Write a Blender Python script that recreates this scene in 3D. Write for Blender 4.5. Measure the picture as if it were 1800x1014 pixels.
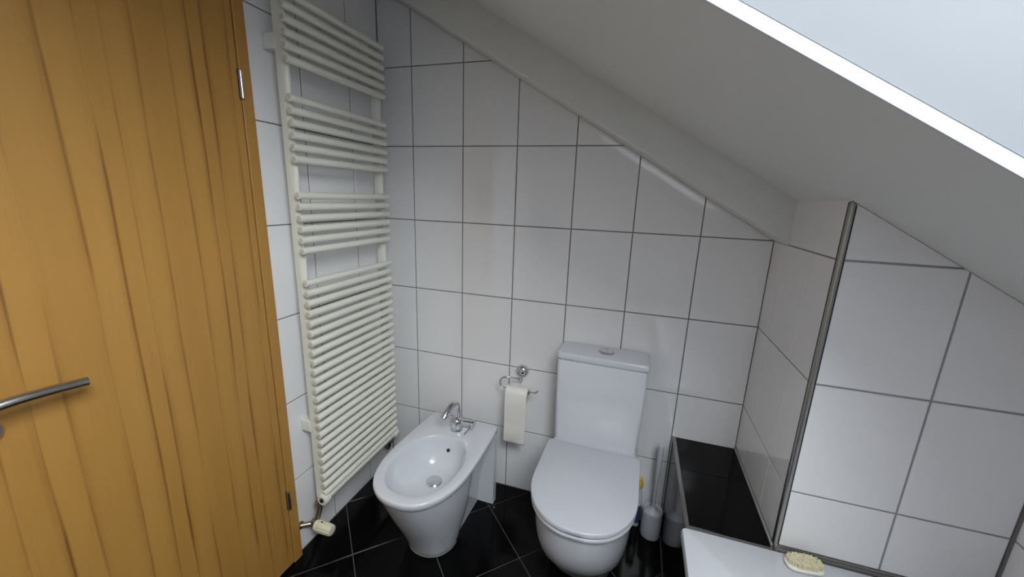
import bpy, bmesh, math, random
from mathutils import Vector, Matrix
random.seed(7)
for o in list(bpy.data.objects):
    bpy.data.objects.remove(o, do_unlink=True)
sc = bpy.context.scene
COL = sc.collection

# ------------------------------------------------------------------ camera
W_PX, F_PX = 1800.0, 685.74
yaw, pitch, roll = -0.3030, -0.2315, 0.0355
CAM = Vector((1.1863, -1.6558, 1.4549))
fw = Vector((math.sin(yaw)*math.cos(pitch), math.cos(yaw)*math.cos(pitch), math.sin(pitch)))
rt = Vector((math.cos(yaw), -math.sin(yaw), 0.0))
up = rt.cross(fw)
r2 = rt*math.cos(roll) + up*math.sin(roll)
u2 = -rt*math.sin(roll) + up*math.cos(roll)
cd = bpy.data.cameras.new('camera')
cam = bpy.data.objects.new('camera', cd)
COL.objects.link(cam)
m = Matrix((r2, u2, -fw)).transposed().to_4x4()
m.translation = CAM
cam.matrix_world = m
cd.sensor_fit = 'HORIZONTAL'
cd.sensor_width = 36.0
cd.lens = F_PX/W_PX*36.0
cd.clip_start = 0.02
sc.camera = cam

# ------------------------------------------------------------------ sky and exposure
world = bpy.data.worlds.new('overcast_sky')
sc.world = world
world.use_nodes = True
bg = world.node_tree.nodes['Background']
# bright overcast sky, somewhat brighter overhead than at the horizon
wn, wl = world.node_tree.nodes, world.node_tree.links
wtc = wn.new('ShaderNodeTexCoord'); wsp = wn.new('ShaderNodeSeparateXYZ'); wl.new(wtc.outputs['Generated'], wsp.inputs[0])
wmx = wn.new('ShaderNodeMix'); wmx.data_type = 'RGBA'; wmx.clamp_factor = True
wmx.inputs[6].default_value = (0.46, 0.475, 0.5, 1)
wmx.inputs[7].default_value = (0.925, 0.955, 1.0, 1)
wl.new(wsp.outputs[2], wmx.inputs[0]); wl.new(wmx.outputs[2], bg.inputs['Color'])
bg.inputs['Strength'].default_value = 36.0
vs = sc.view_settings
vs.view_transform = 'Standard'
vs.look = 'None'
vs.gamma = 1.0
vs.use_curve_mapping = False
vs.exposure = 0.0

# room dimensions (metres): left wall x=0, back wall y=0, floor z=0
TW, TH = 0.25, 0.3325          # wall tile
SL = 0.593                     # roof slope
XB = 1.667                     # side of the boxed wall
YB = -0.50                     # front of the boxed wall
XR = 2.158                     # right wall
YR = -3.0                      # wall behind the camera
LZ = 0.467                     # ledge and tub rim height
XLG = 1.424                    # ledge front edge
def ceil_z(x): return 1.474 - SL*(x - XB)
def soff_z(x): return 1.330 - SL*(x - XB)
SKX0, SKX1, SKY0, SKY1 = 0.80, 1.76, -1.0, -2.30
SPX, SPY, SPF = 0.10, 0.40, 0.08          # reveal splay along and across the slope, shaped to steer the daylight
RD = 0.62                      # depth of the window reveal, its unseen upper part deepened to narrow the daylight
NRM = Vector((SL, 0, 1)).normalized()
TNG = Vector((1, 0, -SL)).normalized()

# portal over the skylight pane: guides daylight sampling through the opening
pl = bpy.data.lights.new('skylight_portal', 'AREA')
pl.shape = 'RECTANGLE'
pl.size = (SKX1-SKX0-2*SPX)/TNG.x
pl.size_y = abs(SKY1-SKY0) - SPY - SPF
pl.cycles.is_portal = True
po = bpy.data.objects.new('skylight_portal', pl)
COL.objects.link(po)
pc = Vector(((SKX0+SKX1)/2, (SKY0-SPY+SKY1+SPF)/2, ceil_z((SKX0+SKX1)/2))) + NRM*(RD+0.08)
pm = Matrix((TNG, NRM.cross(TNG), NRM)).transposed().to_4x4()   # area light shines along -Z = into the room
pm.translation = pc
po.matrix_world = pm

# ------------------------------------------------------------------ materials
def new_mat(name):
    mt = bpy.data.materials.new(name)
    mt.use_nodes = True
    return mt, mt.node_tree, mt.node_tree.nodes['Principled BSDF']
def pbr(name, col, rough=0.5, metal=0.0, var=0.0, vscale=8.0, bump=0.0, bscale=60.0, coat=0.0, spec=0.5):
    mt, nt, p = new_mat(name)
    p.inputs['Base Color'].default_value = (*col, 1)
    p.inputs['Roughness'].default_value = rough
    p.inputs['Metallic'].default_value = metal
    p.inputs['Specular IOR Level'].default_value = spec
    p.inputs['Coat Weight'].default_value = coat
    tc = nt.nodes.new('ShaderNodeTexCoord')
    n = nt.nodes.new('ShaderNodeTexNoise')
    n.inputs['Scale'].default_value = vscale
    n.inputs['Detail'].default_value = 3
    nt.links.new(tc.outputs['Object'], n.inputs['Vector'])
    if var:
        mx = nt.nodes.new('ShaderNodeMix'); mx.data_type = 'RGBA'
        mx.inputs[6].default_value = (*[c*(1-var) for c in col], 1)
        mx.inputs[7].default_value = (*[min(1, c*(1+var)) for c in col], 1)
        nt.links.new(n.outputs['Fac'], mx.inputs[0])
        nt.links.new(mx.outputs[2], p.inputs['Base Color'])
    if bump:
        n2 = nt.nodes.new('ShaderNodeTexNoise')
        n2.inputs['Scale'].default_value = bscale
        n2.inputs['Detail'].default_value = 2
        nt.links.new(tc.outputs['Object'], n2.inputs['Vector'])
        b = nt.nodes.new('ShaderNodeBump')
        b.inputs['Strength'].default_value = bump
        b.inputs['Distance'].default_value = 0.002
        nt.links.new(n2.outputs['Fac'], b.inputs['Height'])
        nt.links.new(b.outputs['Normal'], p.inputs['Normal'])
    return mt
M = {}
M['tile'] = pbr('white_glazed_tile', (0.885, 0.865, 0.87), 0.045, var=0.012, vscale=3, bump=0.05, bscale=9, spec=0.75)
M['grout'] = pbr('grey_grout', (0.20, 0.185, 0.18), 0.9, var=0.15, vscale=30)
M['grout_light'] = pbr('pale_grey_grout', (0.33, 0.33, 0.335), 0.9, var=0.1, vscale=30)
M['black_tile'] = pbr('black_polished_tile', (0.0028, 0.0028, 0.003), 0.10, var=0.25, vscale=6, bump=0.02, bscale=8, spec=0.12)
M['floor_grout'] = pbr('floor_grout', (0.105, 0.10, 0.10), 0.9, var=0.2, vscale=20)
M['plaster'] = pbr('white_plaster', (0.74, 0.74, 0.72), 0.85, var=0.02, vscale=4, bump=0.15, bscale=180)
M['lining'] = pbr('white_lacquered_lining', (0.66, 0.685, 0.725), 0.45, var=0.01)
M['ceramic'] = pbr('white_sanitary_ceramic', (0.69, 0.695, 0.74), 0.07, var=0.01, vscale=4, coat=0.3)
M['plastic'] = pbr('white_satin_plastic', (0.58, 0.583, 0.63), 0.25, var=0.01, vscale=4)
M['rad'] = pbr('cream_radiator_enamel', (0.83, 0.81, 0.72), 0.32, var=0.02, vscale=12)
M['radcap'] = pbr('radiator_plug_enamel', (0.70, 0.67, 0.59), 0.4, var=0.03, vscale=30)
M['chrome'] = pbr('chrome', (0.72, 0.73, 0.75), 0.09, 1.0, var=0.03, vscale=20)
M['satin'] = pbr('satin_stainless_steel', (0.55, 0.54, 0.52), 0.28, 1.0, var=0.06, vscale=40)
M['alu'] = pbr('brushed_aluminium_profile', (0.36, 0.35, 0.33), 0.33, 1.0, var=0.08, vscale=40)
M['dark'] = pbr('dark_rubber', (0.015, 0.015, 0.015), 0.6, var=0.2)
M['silicone'] = pbr('grey_silicone', (0.17, 0.16, 0.15), 0.6, var=0.15, vscale=25)
M['nickel'] = pbr('tarnished_nickel', (0.40, 0.36, 0.29), 0.38, 1.0, var=0.25, vscale=40)
M['beige'] = pbr('yellowed_plastic', (0.80, 0.74, 0.56), 0.4, var=0.05, vscale=25)
M['paper'] = pbr('toilet_paper', (0.84, 0.80, 0.74), 0.95, var=0.03, vscale=20, bump=0.4, bscale=90)
M['card'] = pbr('grey_cardboard', (0.42, 0.38, 0.33), 0.95, var=0.08, vscale=40)
M['yellow'] = pbr('yellow_plastic', (0.80, 0.52, 0.03), 0.35, var=0.03)
M['blue'] = pbr('dark_blue_print', (0.05, 0.05, 0.16), 0.4, var=0.1)
M['bristle'] = pbr('cream_bristles', (0.80, 0.72, 0.48), 0.8, var=0.08, vscale=150)
M['brushback'] = pbr('ivory_plastic', (0.86, 0.85, 0.76), 0.35, var=0.02)
M['greyplast'] = pbr('pale_grey_plastic', (0.62, 0.62, 0.65), 0.35, var=0.02)

def wood_mat():
    mt, nt, p = new_mat('heartwood_beech_veneer')
    N, L = nt.nodes, nt.links
    def math_(op, a, b=None, c=None):
        n = N.new('ShaderNodeMath'); n.operation = op
        for i, v in enumerate((a, b, c)):
            if v is None: continue
            if isinstance(v, (int, float)): n.inputs[i].default_value = v
            else: L.new(v, n.inputs[i])
        return n.outputs[0]
    def noise(vec, scale, detail=2.0, rough=0.5):
        n = N.new('ShaderNodeTexNoise')
        n.inputs['Scale'].default_value = scale; n.inputs['Detail'].default_value = detail
        n.inputs['Roughness'].default_value = rough
        L.new(vec, n.inputs['Vector']); return n.outputs['Fac']
    def scaled(v, s):
        mp = N.new('ShaderNodeMapping'); mp.inputs['Scale'].default_value = s
        L.new(v, mp.inputs['Vector']); return mp.outputs['Vector']
    def mixc(f, a, b):
        mx = N.new('ShaderNodeMix'); mx.data_type = 'RGBA'
        for i, v in ((6, a), (7, b)):
            if isinstance(v, tuple): mx.inputs[i].default_value = (*v, 1)
            else: L.new(v, mx.inputs[i])
        if isinstance(f, (int, float)): mx.inputs[0].default_value = f
        else: L.new(f, mx.inputs[0])
        return mx.outputs[2]
    tc = N.new('ShaderNodeTexCoord')
    sep = N.new('ShaderNodeSeparateXYZ'); L.new(tc.outputs['Object'], sep.inputs[0])
    y, z = sep.outputs[1], sep.outputs[2]
    wob = noise(scaled(tc.outputs['Object'], (1, 3.0, 0.8)), 1.3, 2)
    u = math_('ADD', y, math_('MULTIPLY', math_('SUBTRACT', wob, 0.5), 0.03))
    # tone of each strip of veneer
    ramp = N.new('ShaderNodeValToRGB')
    cr = ramp.color_ramp; cr.interpolation = 'CONSTANT'
    lines = [-1.385, -1.317, -1.258, -1.204, -1.123, -1.062, -1.018, -0.960, -0.884, -0.828, -0.790, -0.726]
    tones = [.46, .55, .40, .62, .50, .66, .48, .60, .38, .52, .30, .45, .36]
    xs = [(l + 1.5)/0.9 for l in lines]
    cr.elements[0].position = 0.0; cr.elements[0].color = (tones[0],)*3 + (1,)
    cr.elements[1].position = xs[0]; cr.elements[1].color = (tones[1],)*3 + (1,)
    for xq, tq in zip(xs[1:], tones[2:]):
        e = cr.elements.new(xq); e.color = (tq, tq, tq, 1)
    L.new(math_('DIVIDE', math_('ADD', u, 1.5), 0.9), ramp.inputs[0])
    grain = noise(scaled(tc.outputs['Object'], (1, 55.0, 1.4)), 2.2, 4, 0.6)
    broad = noise(scaled(tc.outputs['Object'], (1, 9.0, 0.8)), 1.5, 2)
    f = math_('ADD', math_('MULTIPLY', ramp.outputs[0], 0.42),
              math_('ADD', math_('MULTIPLY', grain, 0.24), math_('MULTIPLY', broad, 0.42)))
    base = mixc(f, (0.365, 0.170, 0.034), (0.54, 0.288, 0.069))
    # dark heartwood streaks along the strip joints
    tot = None
    strg = noise(scaled(tc.outputs['Object'], (1, 14.0, 1.3)), 2.0, 2)
    core = math_('MINIMUM', math_('MAXIMUM', math_('MULTIPLY_ADD', strg, 3.2, -0.95), 0.22), 1.0)
    for i, (l, st, sd) in enumerate(zip(lines, [.6, .7, 1.0, .6, .7, .9, 1.1, .7, .6, 1.1, .9, .7],
                                        [1, -1, -1, 1, -1, -1, 1, -1, 1, -1, 1, -1])):
        d = math_('SUBTRACT', u, l)
        ab = math_('ABSOLUTE', d)
        k1 = math_('MULTIPLY', math_('MAXIMUM', math_('SUBTRACT', 1.0, math_('DIVIDE', ab, math_('MULTIPLY_ADD', core, 0.0040, 0.0018))), 0.0), math_('MULTIPLY', core, 0.95*st))
        hal = math_('MAXIMUM', math_('SUBTRACT', 1.0, math_('DIVIDE', ab, 0.015)), 0.0)
        hal = math_('MULTIPLY', math_('MULTIPLY', hal, math_('GREATER_THAN', math_('MULTIPLY', d, sd), 0.0)), math_('MULTIPLY', core, 0.38*st))
        k = math_('MAXIMUM', k1, hal)
        tot = k if tot is None else math_('MAXIMUM', tot, k)
    fine = noise(scaled(tc.outputs['Object'], (1, 30.0, 0.9)), 3.0, 3)
    streak = math_('MULTIPLY', math_('MAXIMUM', math_('SUBTRACT', fine, 0.64), 0.0), 1.6)
    tot = math_('MINIMUM', math_('ADD', tot, streak), 0.92)
    colr = mixc(tot, base, (0.17, 0.064, 0.015))
    L.new(colr, p.inputs['Base Color'])
    p.inputs['Roughness'].default_value = 0.42
    b = N.new('ShaderNodeBump'); b.inputs['Strength'].default_value = 0.08; b.inputs['Distance'].default_value = 0.001
    L.new(grain, b.inputs['Height']); L.new(b.outputs['Normal'], p.inputs['Normal'])
    return mt
M['wood'] = wood_mat()

def glass_mat():
    mt, nt, p = new_mat('window_glass')
    nt.nodes.remove(p)
    out = nt.nodes['Material Output']
    tr = nt.nodes.new('ShaderNodeBsdfTransparent'); tr.inputs[0].default_value = (0.95, 0.97, 0.96, 1)
    gl = nt.nodes.new('ShaderNodeBsdfGlossy'); gl.inputs['Roughness'].default_value = 0.02
    lw = nt.nodes.new('ShaderNodeLayerWeight'); lw.inputs[0].default_value = 0.5
    pw = nt.nodes.new('ShaderNodeMath'); pw.operation = 'POWER'; pw.inputs[1].default_value = 2.5
    nt.links.new(lw.outputs['Facing'], pw.inputs[0])
    fr = nt.nodes.new('ShaderNodeMath'); fr.operation = 'MULTIPLY_ADD'; fr.inputs[1].default_value = 0.75; fr.inputs[2].default_value = 0.08   # dims with slant like an assumed triple glazing, to cut oblique daylight
    nt.links.new(pw.outputs[0], fr.inputs[0])
    mx = nt.nodes.new('ShaderNodeMixShader')
    nt.links.new(fr.outputs[0], mx.inputs[0]); nt.links.new(tr.outputs[0], mx.inputs[1]); nt.links.new(gl.outputs[0], mx.inputs[2])
    nt.links.new(mx.outputs[0], out.inputs[0])
    return mt
M['glass'] = glass_mat()

# ------------------------------------------------------------------ helpers
ORG = {}
def tag(o, label=None, cat=None, group=None, kind=None):
    if label: o['label'] = label
    if cat: o['category'] = cat
    if group: o['group'] = group
    if kind: o['kind'] = kind
    return o
def empty(name, loc, label=None, cat=None, group=None, kind=None):
    o = bpy.data.objects.new(name, None)
    o.empty_display_size = 0.05
    o.location = loc
    COL.objects.link(o)
    ORG[o] = Vector(loc)
    return tag(o, label, cat, group, kind)
def obj(name, bm, mat, parent=None, org=None, smooth=None, recalc=True):
    """bm holds world coordinates"""
    porg = ORG[parent] if parent else Vector((0, 0, 0))
    org = Vector(org) if org is not None else porg
    if recalc: bmesh.ops.recalc_face_normals(bm, faces=bm.faces[:])
    bmesh.ops.translate(bm, verts=bm.verts[:], vec=-org)
    me = bpy.data.meshes.new(name)
    bm.to_mesh(me); bm.free()
    me.materials.append(M[mat])
    if smooth is not None:
        for pgn in me.polygons: pgn.use_smooth = True
        me.set_sharp_from_angle(angle=math.radians(smooth))
    o = bpy.data.objects.new(name, me)
    COL.objects.link(o)
    if parent: o.parent = parent
    o.location = org - porg
    ORG[o] = org
    return o
def copy_part(src, parent, org):
    o = bpy.data.objects.new(src.name.split('.')[0], src.data)
    COL.objects.link(o); o.parent = parent
    o.location = Vector(org) - ORG[parent]; ORG[o] = Vector(org)
    return o
def box(bm, x0, x1, y0, y1, z0, z1, bev=0.0, seg=2):
    vs_ = [bm.verts.new((x, y, z)) for z in (z0, z1) for x, y in ((x0, y0), (x1, y0), (x1, y1), (x0, y1))]
    fs = [(3, 2, 1, 0), (4, 5, 6, 7), (0, 1, 5, 4), (1, 2, 6, 5), (2, 3, 7, 6), (3, 0, 4, 7)]
    faces = [bm.faces.new([vs_[i] for i in f]) for f in fs]
    if bev:
        ed = set()
        for f in faces: ed.update(f.edges)
        bmesh.ops.bevel(bm, geom=list(ed), offset=bev, segments=seg, profile=0.6, affect='EDGES')
    return bm
def B(): return bmesh.new()
def tube(bm, pts, rad, n=12, caps=True):
    pts = [Vector(p) for p in pts]
    rads = rad if isinstance(rad, (list, tuple)) else [rad]*len(pts)
    rings = []; prev = None
    for i, p in enumerate(pts):
        t = (pts[min(i+1, len(pts)-1)] - pts[max(i-1, 0)]).normalized()
        if prev is None:
            a = t.orthogonal().normalized()
        else:
            a = (prev - t*prev.dot(t)).normalized()
        prev = a
        b = t.cross(a)
        rings.append([bm.verts.new(p + (a*math.cos(2*math.pi*k/n) + b*math.sin(2*math.pi*k/n))*rads[i]) for k in range(n)])
    for r0, r1 in zip(rings, rings[1:]):
        for k in range(n): bm.faces.new((r0[k], r0[(k+1) % n], r1[(k+1) % n], r1[k]))
    if caps:
        bm.faces.new(rings[0][::-1]); bm.faces.new(rings[-1])
    return bm
def loft(bm, rings, cap0=True, cap1=True):
    vr = [[bm.verts.new(p) for p in r] for r in rings]
    n = len(vr[0])
    for a, b in zip(vr, vr[1:]):
        for k in range(n): bm.faces.new((a[k], a[(k+1) % n], b[(k+1) % n], b[k]))
    if cap0: bm.faces.new(vr[0][::-1])
    if cap1: bm.faces.new(vr[-1])
    return bm
def lathe(bm, c, prof, n=32, axis='Z'):
    """prof = [(r, h)...] along the axis from c"""
    ax = {'Z': (Vector((1, 0, 0)), Vector((0, 1, 0)), Vector((0, 0, 1))),
          'X': (Vector((0, 1, 0)), Vector((0, 0, 1)), Vector((1, 0, 0))),
          'Y': (Vector((0, 0, 1)), Vector((1, 0, 0)), Vector((0, 1, 0)))}
    if isinstance(axis, str): a, b, t = ax[axis]
    else:
        t = Vector(axis).normalized(); a = t.orthogonal().normalized(); b = t.cross(a)
    c = Vector(c)
    rings = [[c + t*h + (a*math.cos(2*math.pi*k/n) + b*math.sin(2*math.pi*k/n))*max(r, 1e-5) for k in range(n)] for r, h in prof]
    return loft(bm, rings)
def smooth_path(pts, k=6):
    pts = [Vector(p) for p in pts]; out = []
    for i in range(len(pts)-1):
        p0, p1, p2, p3 = pts[max(i-1, 0)], pts[i], pts[i+1], pts[min(i+2, len(pts)-1)]
        for j in range(k):
            t = j/k
            out.append(0.5*((2*p1) + (p2-p0)*t + (2*p0-5*p1+4*p2-p3)*t*t + (3*p1-p0-3*p2+p3)*t**3))
    out.append(pts[-1]); return out
def prism(bm, poly, fn, d0, d1):
    """poly in 2D, fn(a, b, d) -> world"""
    v0 = [bm.verts.new(fn(a, b, d0)) for a, b in poly]
    v1 = [bm.verts.new(fn(a, b, d1)) for a, b in poly]
    n = len(poly)
    bm.faces.new(v0[::-1]); bm.faces.new(v1)
    for k in range(n): bm.faces.new((v0[k], v0[(k+1) % n], v1[(k+1) % n], v1[k]))
    return bm
def clip(poly, a, b, c):
    """keep a*x + b*y <= c"""
    out = []
    for i in range(len(poly)):
        p, q = poly[i], poly[(i+1) % len(poly)]
        dp, dq = a*p[0]+b*p[1]-c, a*q[0]+b*q[1]-c
        if dp <= 0: out.append(p)
        if (dp < 0 < dq) or (dq < 0 < dp):
            t = dp/(dp-dq); out.append((p[0]+(q[0]-p[0])*t, p[1]+(q[1]-p[1])*t))
    return out
def area(poly):
    return 0.5*sum(poly[i][0]*poly[(i+1) % len(poly)][1] - poly[(i+1) % len(poly)][0]*poly[i][1] for i in range(len(poly)))
def inset(poly, gaps):
    """move each edge of a convex CCW polygon inwards by gaps[i]"""
    n = len(poly); res = poly
    for i in range(n):
        (x0, y0), (x1, y1) = poly[i], poly[(i+1) % n]
        dx, dy = x1-x0, y1-y0; l = math.hypot(dx, dy)
        if l < 1e-9: continue
        nx, ny = dy/l, -dx/l
        g = gaps[i] if isinstance(gaps, (list, tuple)) else gaps
        res = clip(res, nx, ny, nx*x0+ny*y0-g)
        if len(res) < 3: return []
    # drop duplicate points
    out = []
    for pt in res:
        if not out or math.hypot(pt[0]-out[-1][0], pt[1]-out[-1][1]) > 1e-5: out.append(pt)
    if len(out) > 2 and math.hypot(out[0][0]-out[-1][0], out[0][1]-out[-1][1]) < 1e-5: out.pop()
    return out
TCACHE = {}
def tile(parent, poly, fn, key, gap=0.004, mat='tile', cham=0.0012, thick=0.006, name='tile', lift=None):
    """fn(a, b, depth): depth 0 = finished face, positive = into the wall"""
    if area(poly) < 0: poly = poly[::-1]
    p1 = inset(poly, gap/2)
    if len(p1) < 3 or abs(area(p1)) < 4e-5: return None
    p2 = inset(p1, cham)
    if len(p2) != len(p1): p2 = p1
    a0, b0 = p1[0]
    org = Vector(fn(a0, b0, 0))
    lift = random.uniform(-0.0002, 0.0002) if lift is None else lift
    k = (key, mat, tuple((round(a-a0, 4), round(b-b0, 4)) for a, b in p1))
    n_out = (Vector(fn(a0, b0, 0)) - Vector(fn(a0, b0, 1))).normalized()
    if k in TCACHE:
        return copy_part(TCACHE[k], parent, org + n_out*lift)
    bm = B()
    r0 = [bm.verts.new(fn(a, b, 0)) for a, b in p2]
    r1 = [bm.verts.new(fn(a, b, cham)) for a, b in p1]
    r2_ = [bm.verts.new(fn(a, b, thick)) for a, b in p1]
    n = len(p1)
    bm.faces.new(r0); bm.faces.new(r2_[::-1])
    for i in range(n):
        j = (i+1) % n
        bm.faces.new((r1[i], r1[j], r0[j], r0[i])); bm.faces.new((r2_[i], r2_[j], r1[j], r1[i]))
    o = obj(name, bm, mat, parent, org)
    o.location = o.location + n_out*lift; ORG[o] = org + n_out*lift
    TCACHE[k] = o
    return o
def rect(a0, a1, b0, b1): return [(a0, b0), (a1, b0), (a1, b1), (a0, b1)]

# ================================================================== THE SETTING
GD = 0.0022   # grout recess
# ---- floor, black tiles laid on the diagonal
bm = B(); box(bm, -0.12, XR+0.1, YR-0.1, 0.1, -0.10, -GD)
floor = tag(obj('floor', bm, 'floor_grout'), 'black polished floor tiles laid on the diagonal with grey joints', 'floor', kind='structure')
T = 0.3068; s2 = math.sqrt(2)
u0, v0 = 0.049/s2, -0.803/s2
ffn = lambda a, b, d: ((a-b)/s2, (a+b)/s2, -d)      # a=(x+y)/√2, b=(y-x)/√2
for i in range(-12, 9):
    for j in range(-14, 6):
        a0, b0 = u0+i*T, v0+j*T
        poly = rect(a0, a0+T, b0, b0+T)
        # clip to the room in x,y : x=(a-b)/√2, y=(a+b)/√2
        for (A_, B_, C_) in ((-1/s2, 1/s2, 0.0), (1/s2, -1/s2, XLG-0.002), (1/s2, 1/s2, 0.0), (-1/s2, -1/s2, -YR)):
            poly = clip(poly, A_, B_, C_)
            if len(poly) < 3: break
        if len(poly) < 3 or abs(area(poly)) < 3e-4: continue
        tile(floor, poly, ffn, 'floor', gap=0.0035, mat='black_tile', cham=0.0008)

# ---- back wall
bm = B()
bfn = lambda a, b, d: (a, d, b)
prism(bm, [(-0.12, -0.1), (XR+0.1, -0.1), (XR+0.1, ceil_z(XR+0.1)+0.05), (-0.12, ceil_z(-0.12)+0.05)], bfn, GD, 0.10)
wall_back = tag(obj('wall_back', bm, 'grout'), 'back wall of portrait white tiles cut off by the roof slope', 'wall', kind='structure')
xb = [0.0, 0.17, 0.42, 0.67, 0.92, 1.17, 1.42, XB]
for i in range(7):
    for j in range(8):
        poly = rect(xb[i], xb[i+1], j*TH, (j+1)*TH)
        poly = clip(poly, SL, 1, soff_z(0.0) + 0.002)
        if len(poly) < 3: continue
        tile(wall_back, poly, bfn, 'back', gap=0.0042)

# ---- left wall with the door opening
DY0, DY1, DZ = -0.700, -1.430, 2.02      # door leaf edges
CE_ = 0.038                              # casing width
bm = B()
box(bm, -0.12, -GD, DY0, 0.1, 0, 2.56)
box(bm, -0.12, -GD, YR, DY1, 0, 2.56)
box(bm, -0.12, -GD, DY1, DY0, DZ, 2.56)
wall_left = tag(obj('wall_left', bm, 'grout'), 'left wall of portrait white tiles between corner and door', 'wall', kind='structure')
lfn = lambda a, b, d: (-d, a, b)
yl = [0.0, -0.20]
while yl[-1] > YR: yl.append(max(YR, yl[-1]-TW))
for i in range(len(yl)-1):
    for j in range(8):
        z0, z1 = j*TH, min((j+1)*TH, ceil_z(0)-0.003)
        if z1-z0 < 0.02: continue
        for (ya, yb_) in ((yl[i+1], yl[i]),):
            parts = []
            # cut round the door casing
            hi = DY0+CE_+0.001; lo = DY1-CE_-0.001; zt = DZ+CE_+0.001
            if ya >= hi or yb_ <= lo or z0 >= zt: parts.append((ya, yb_, z0, z1))
            else:
                if yb_ > hi: parts.append((hi, yb_, z0, z1))
                if ya < lo: parts.append((ya, lo, z0, z1))
                if z1 > zt: parts.append((max(ya, lo), min(yb_, hi), zt, z1))
            for (p0, p1_, q0, q1) in parts:
                tile(wall_left, rect(p0, p1_, q0, q1), lfn, 'left', gap=0.004)

# ---- wall behind the camera and right wall (beside the tub)
bm = B(); box(bm, -0.12, XR+0.1, YR-0.1, YR, 0, 2.56)
tag(obj('wall_front', bm, 'plaster'), 'plain white plastered wall behind the viewer', 'wall', kind='structure')
bm = B(); box(bm, XR+GD, XR+0.12, YR, YB+0.3, 0, ceil_z(XR)+0.02)
wall_right = tag(obj('wall_right', bm, 'grout_light'), 'low white tiled wall under the eaves beside the bathtub', 'wall', kind='structure')
rfn = lambda a, b, d: (XR+d, a, b)
yy = YB
while yy > YR+0.01:
    y1 = max(YR, yy-TW)
    for j in range(1, 4):
        z0, z1 = max(j*TH, LZ), min((j+1)*TH, ceil_z(XR)-0.003)
        if z1-z0 > 0.02: tile(wall_right, rect(y1, yy, z0, z1), rfn, 'right', gap=0.0045)
    yy = y1

# ---- boxed wall between the niche and the tub
bm = B()
prism(bm, [(XB+GD, 0.0), (XR+0.05, 0.0), (XR+0.05, ceil_z(XR+0.05)+0.02), (XB+GD, ceil_z(XB)+0.02)], lambda a, b, d: (a, d, b), YB+GD, 0.0)
wall_boxed = tag(obj('wall_boxed', bm, 'grout_light'), 'boxed-out white tiled wall with a steel corner profile beside the niche', 'wall', kind='structure')
wfn = lambda a, b, d: (a, YB+d, b)
for (x0, x1) in ((XB+0.009, 1.922), (1.922, XR-0.004)):
    for j in range(1, 5):
        z0 = max(j*TH, LZ+0.012)
        poly = rect(x0, x1, z0, (j+1)*TH)
        poly = clip(poly, SL, 1, ceil_z(0.0)+0.002)
        if len(poly) >= 3: tile(wall_boxed, poly, wfn, 'boxfront', gap=0.0052)
sfn = lambda a, b, d: (XB+d, a, b)
def side_tile(y0, y1, z0, z1, ztop):
    # narrow vertical joints, wider horizontal ones
    poly = rect(y0, y1, z0, min(z1, ztop))
    if poly[2][1]-poly[0][1] < 0.01: return
    p = [(y0, z0+0.0014), (y1, z0+0.0014), (y1, min(z1, ztop)-0.0014), (y0, min(z1, ztop)-0.0014)]
    tile(wall_boxed, p, sfn, 'boxside', gap=0.0016, cham=0.0006)
for (y0, y1) in ((-0.125, 0.0), (-0.35, -0.125), (YB+0.009, -0.35)):
    for j in range(1, 5):
        z0, z1 = max(j*TH, LZ+0.010), (j+1)*TH
        top = soff_z(XB) if y1 == 0.0 else ceil_z(XB)+0.002
        if z0 < top: side_tile(y0, y1, z0, z1, top)

# ---- sloped ceiling with the skylight opening
bm = B()
cfn = lambda a, b, d: (a, b, ceil_z(a)) if d == 0 else (a + NRM.x*d, b, ceil_z(a) + NRM.z*d)
XA, XZ, YA, YZ = -0.12, XR+0.12, YR-0.1, 0.1
q_ = 0.0085
for (x0, x1, y0, y1) in ((XA, SKX0-q_, YA, YZ), (SKX1+q_, XZ, YA, YZ), (SKX0-q_, SKX1+q_, SKY0+q_, YZ), (SKX0-q_, SKX1+q_, YA, SKY1-q_)):
    prism(bm, rect(x0, x1, y0, y1), cfn, 0, 0.016)
ceiling = tag(obj('ceiling', bm, 'plaster'), 'white plastered roof slope over the toilet and tub', 'ceiling', kind='structure')
# outer roof layer keeps daylight out everywhere except at the window
bm = B()
e = 0.12
for (x0, x1, y0, y1) in ((XA, SKX0-0.012, YA, YZ), (SKX1+0.012, XZ, YA, YZ), (SKX0-0.012, SKX1+0.012, SKY0+0.012, YZ), (SKX0-0.012, SKX1+0.012, YA, SKY1-0.012)):
    prism(bm, rect(x0, x1, y0, y1), cfn, 0.0165, RD+0.01)
obj('roof_insulation', bm, 'plaster', ceiling)

# ---- boxed beam under the slope along the back wall
bm = B()
BY = -0.143
prism(bm, [(-0.1, soff_z(-0.1)), (XB+0.005, soff_z(XB+0.005)), (XB+0.005, ceil_z(XB+0.005)+0.004), (-0.1, ceil_z(-0.1)+0.004)],
      lambda a, b, d: (a, d, b), BY, 0.02)
bmesh.ops.bevel(bm, geom=[e_ for e_ in bm.edges if all(abs(v.co.y-BY) < 1e-6 and v.co.z < soff_z(v.co.x)+0.01 for v in e_.verts)],
                offset=0.008, segments=3, profile=0.5, affect='EDGES')
tag(obj('trim_1', bm, 'plaster', smooth=40), 'white plastered boxed beam running down the slope above the back wall tiles', 'beam', kind='structure')

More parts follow.
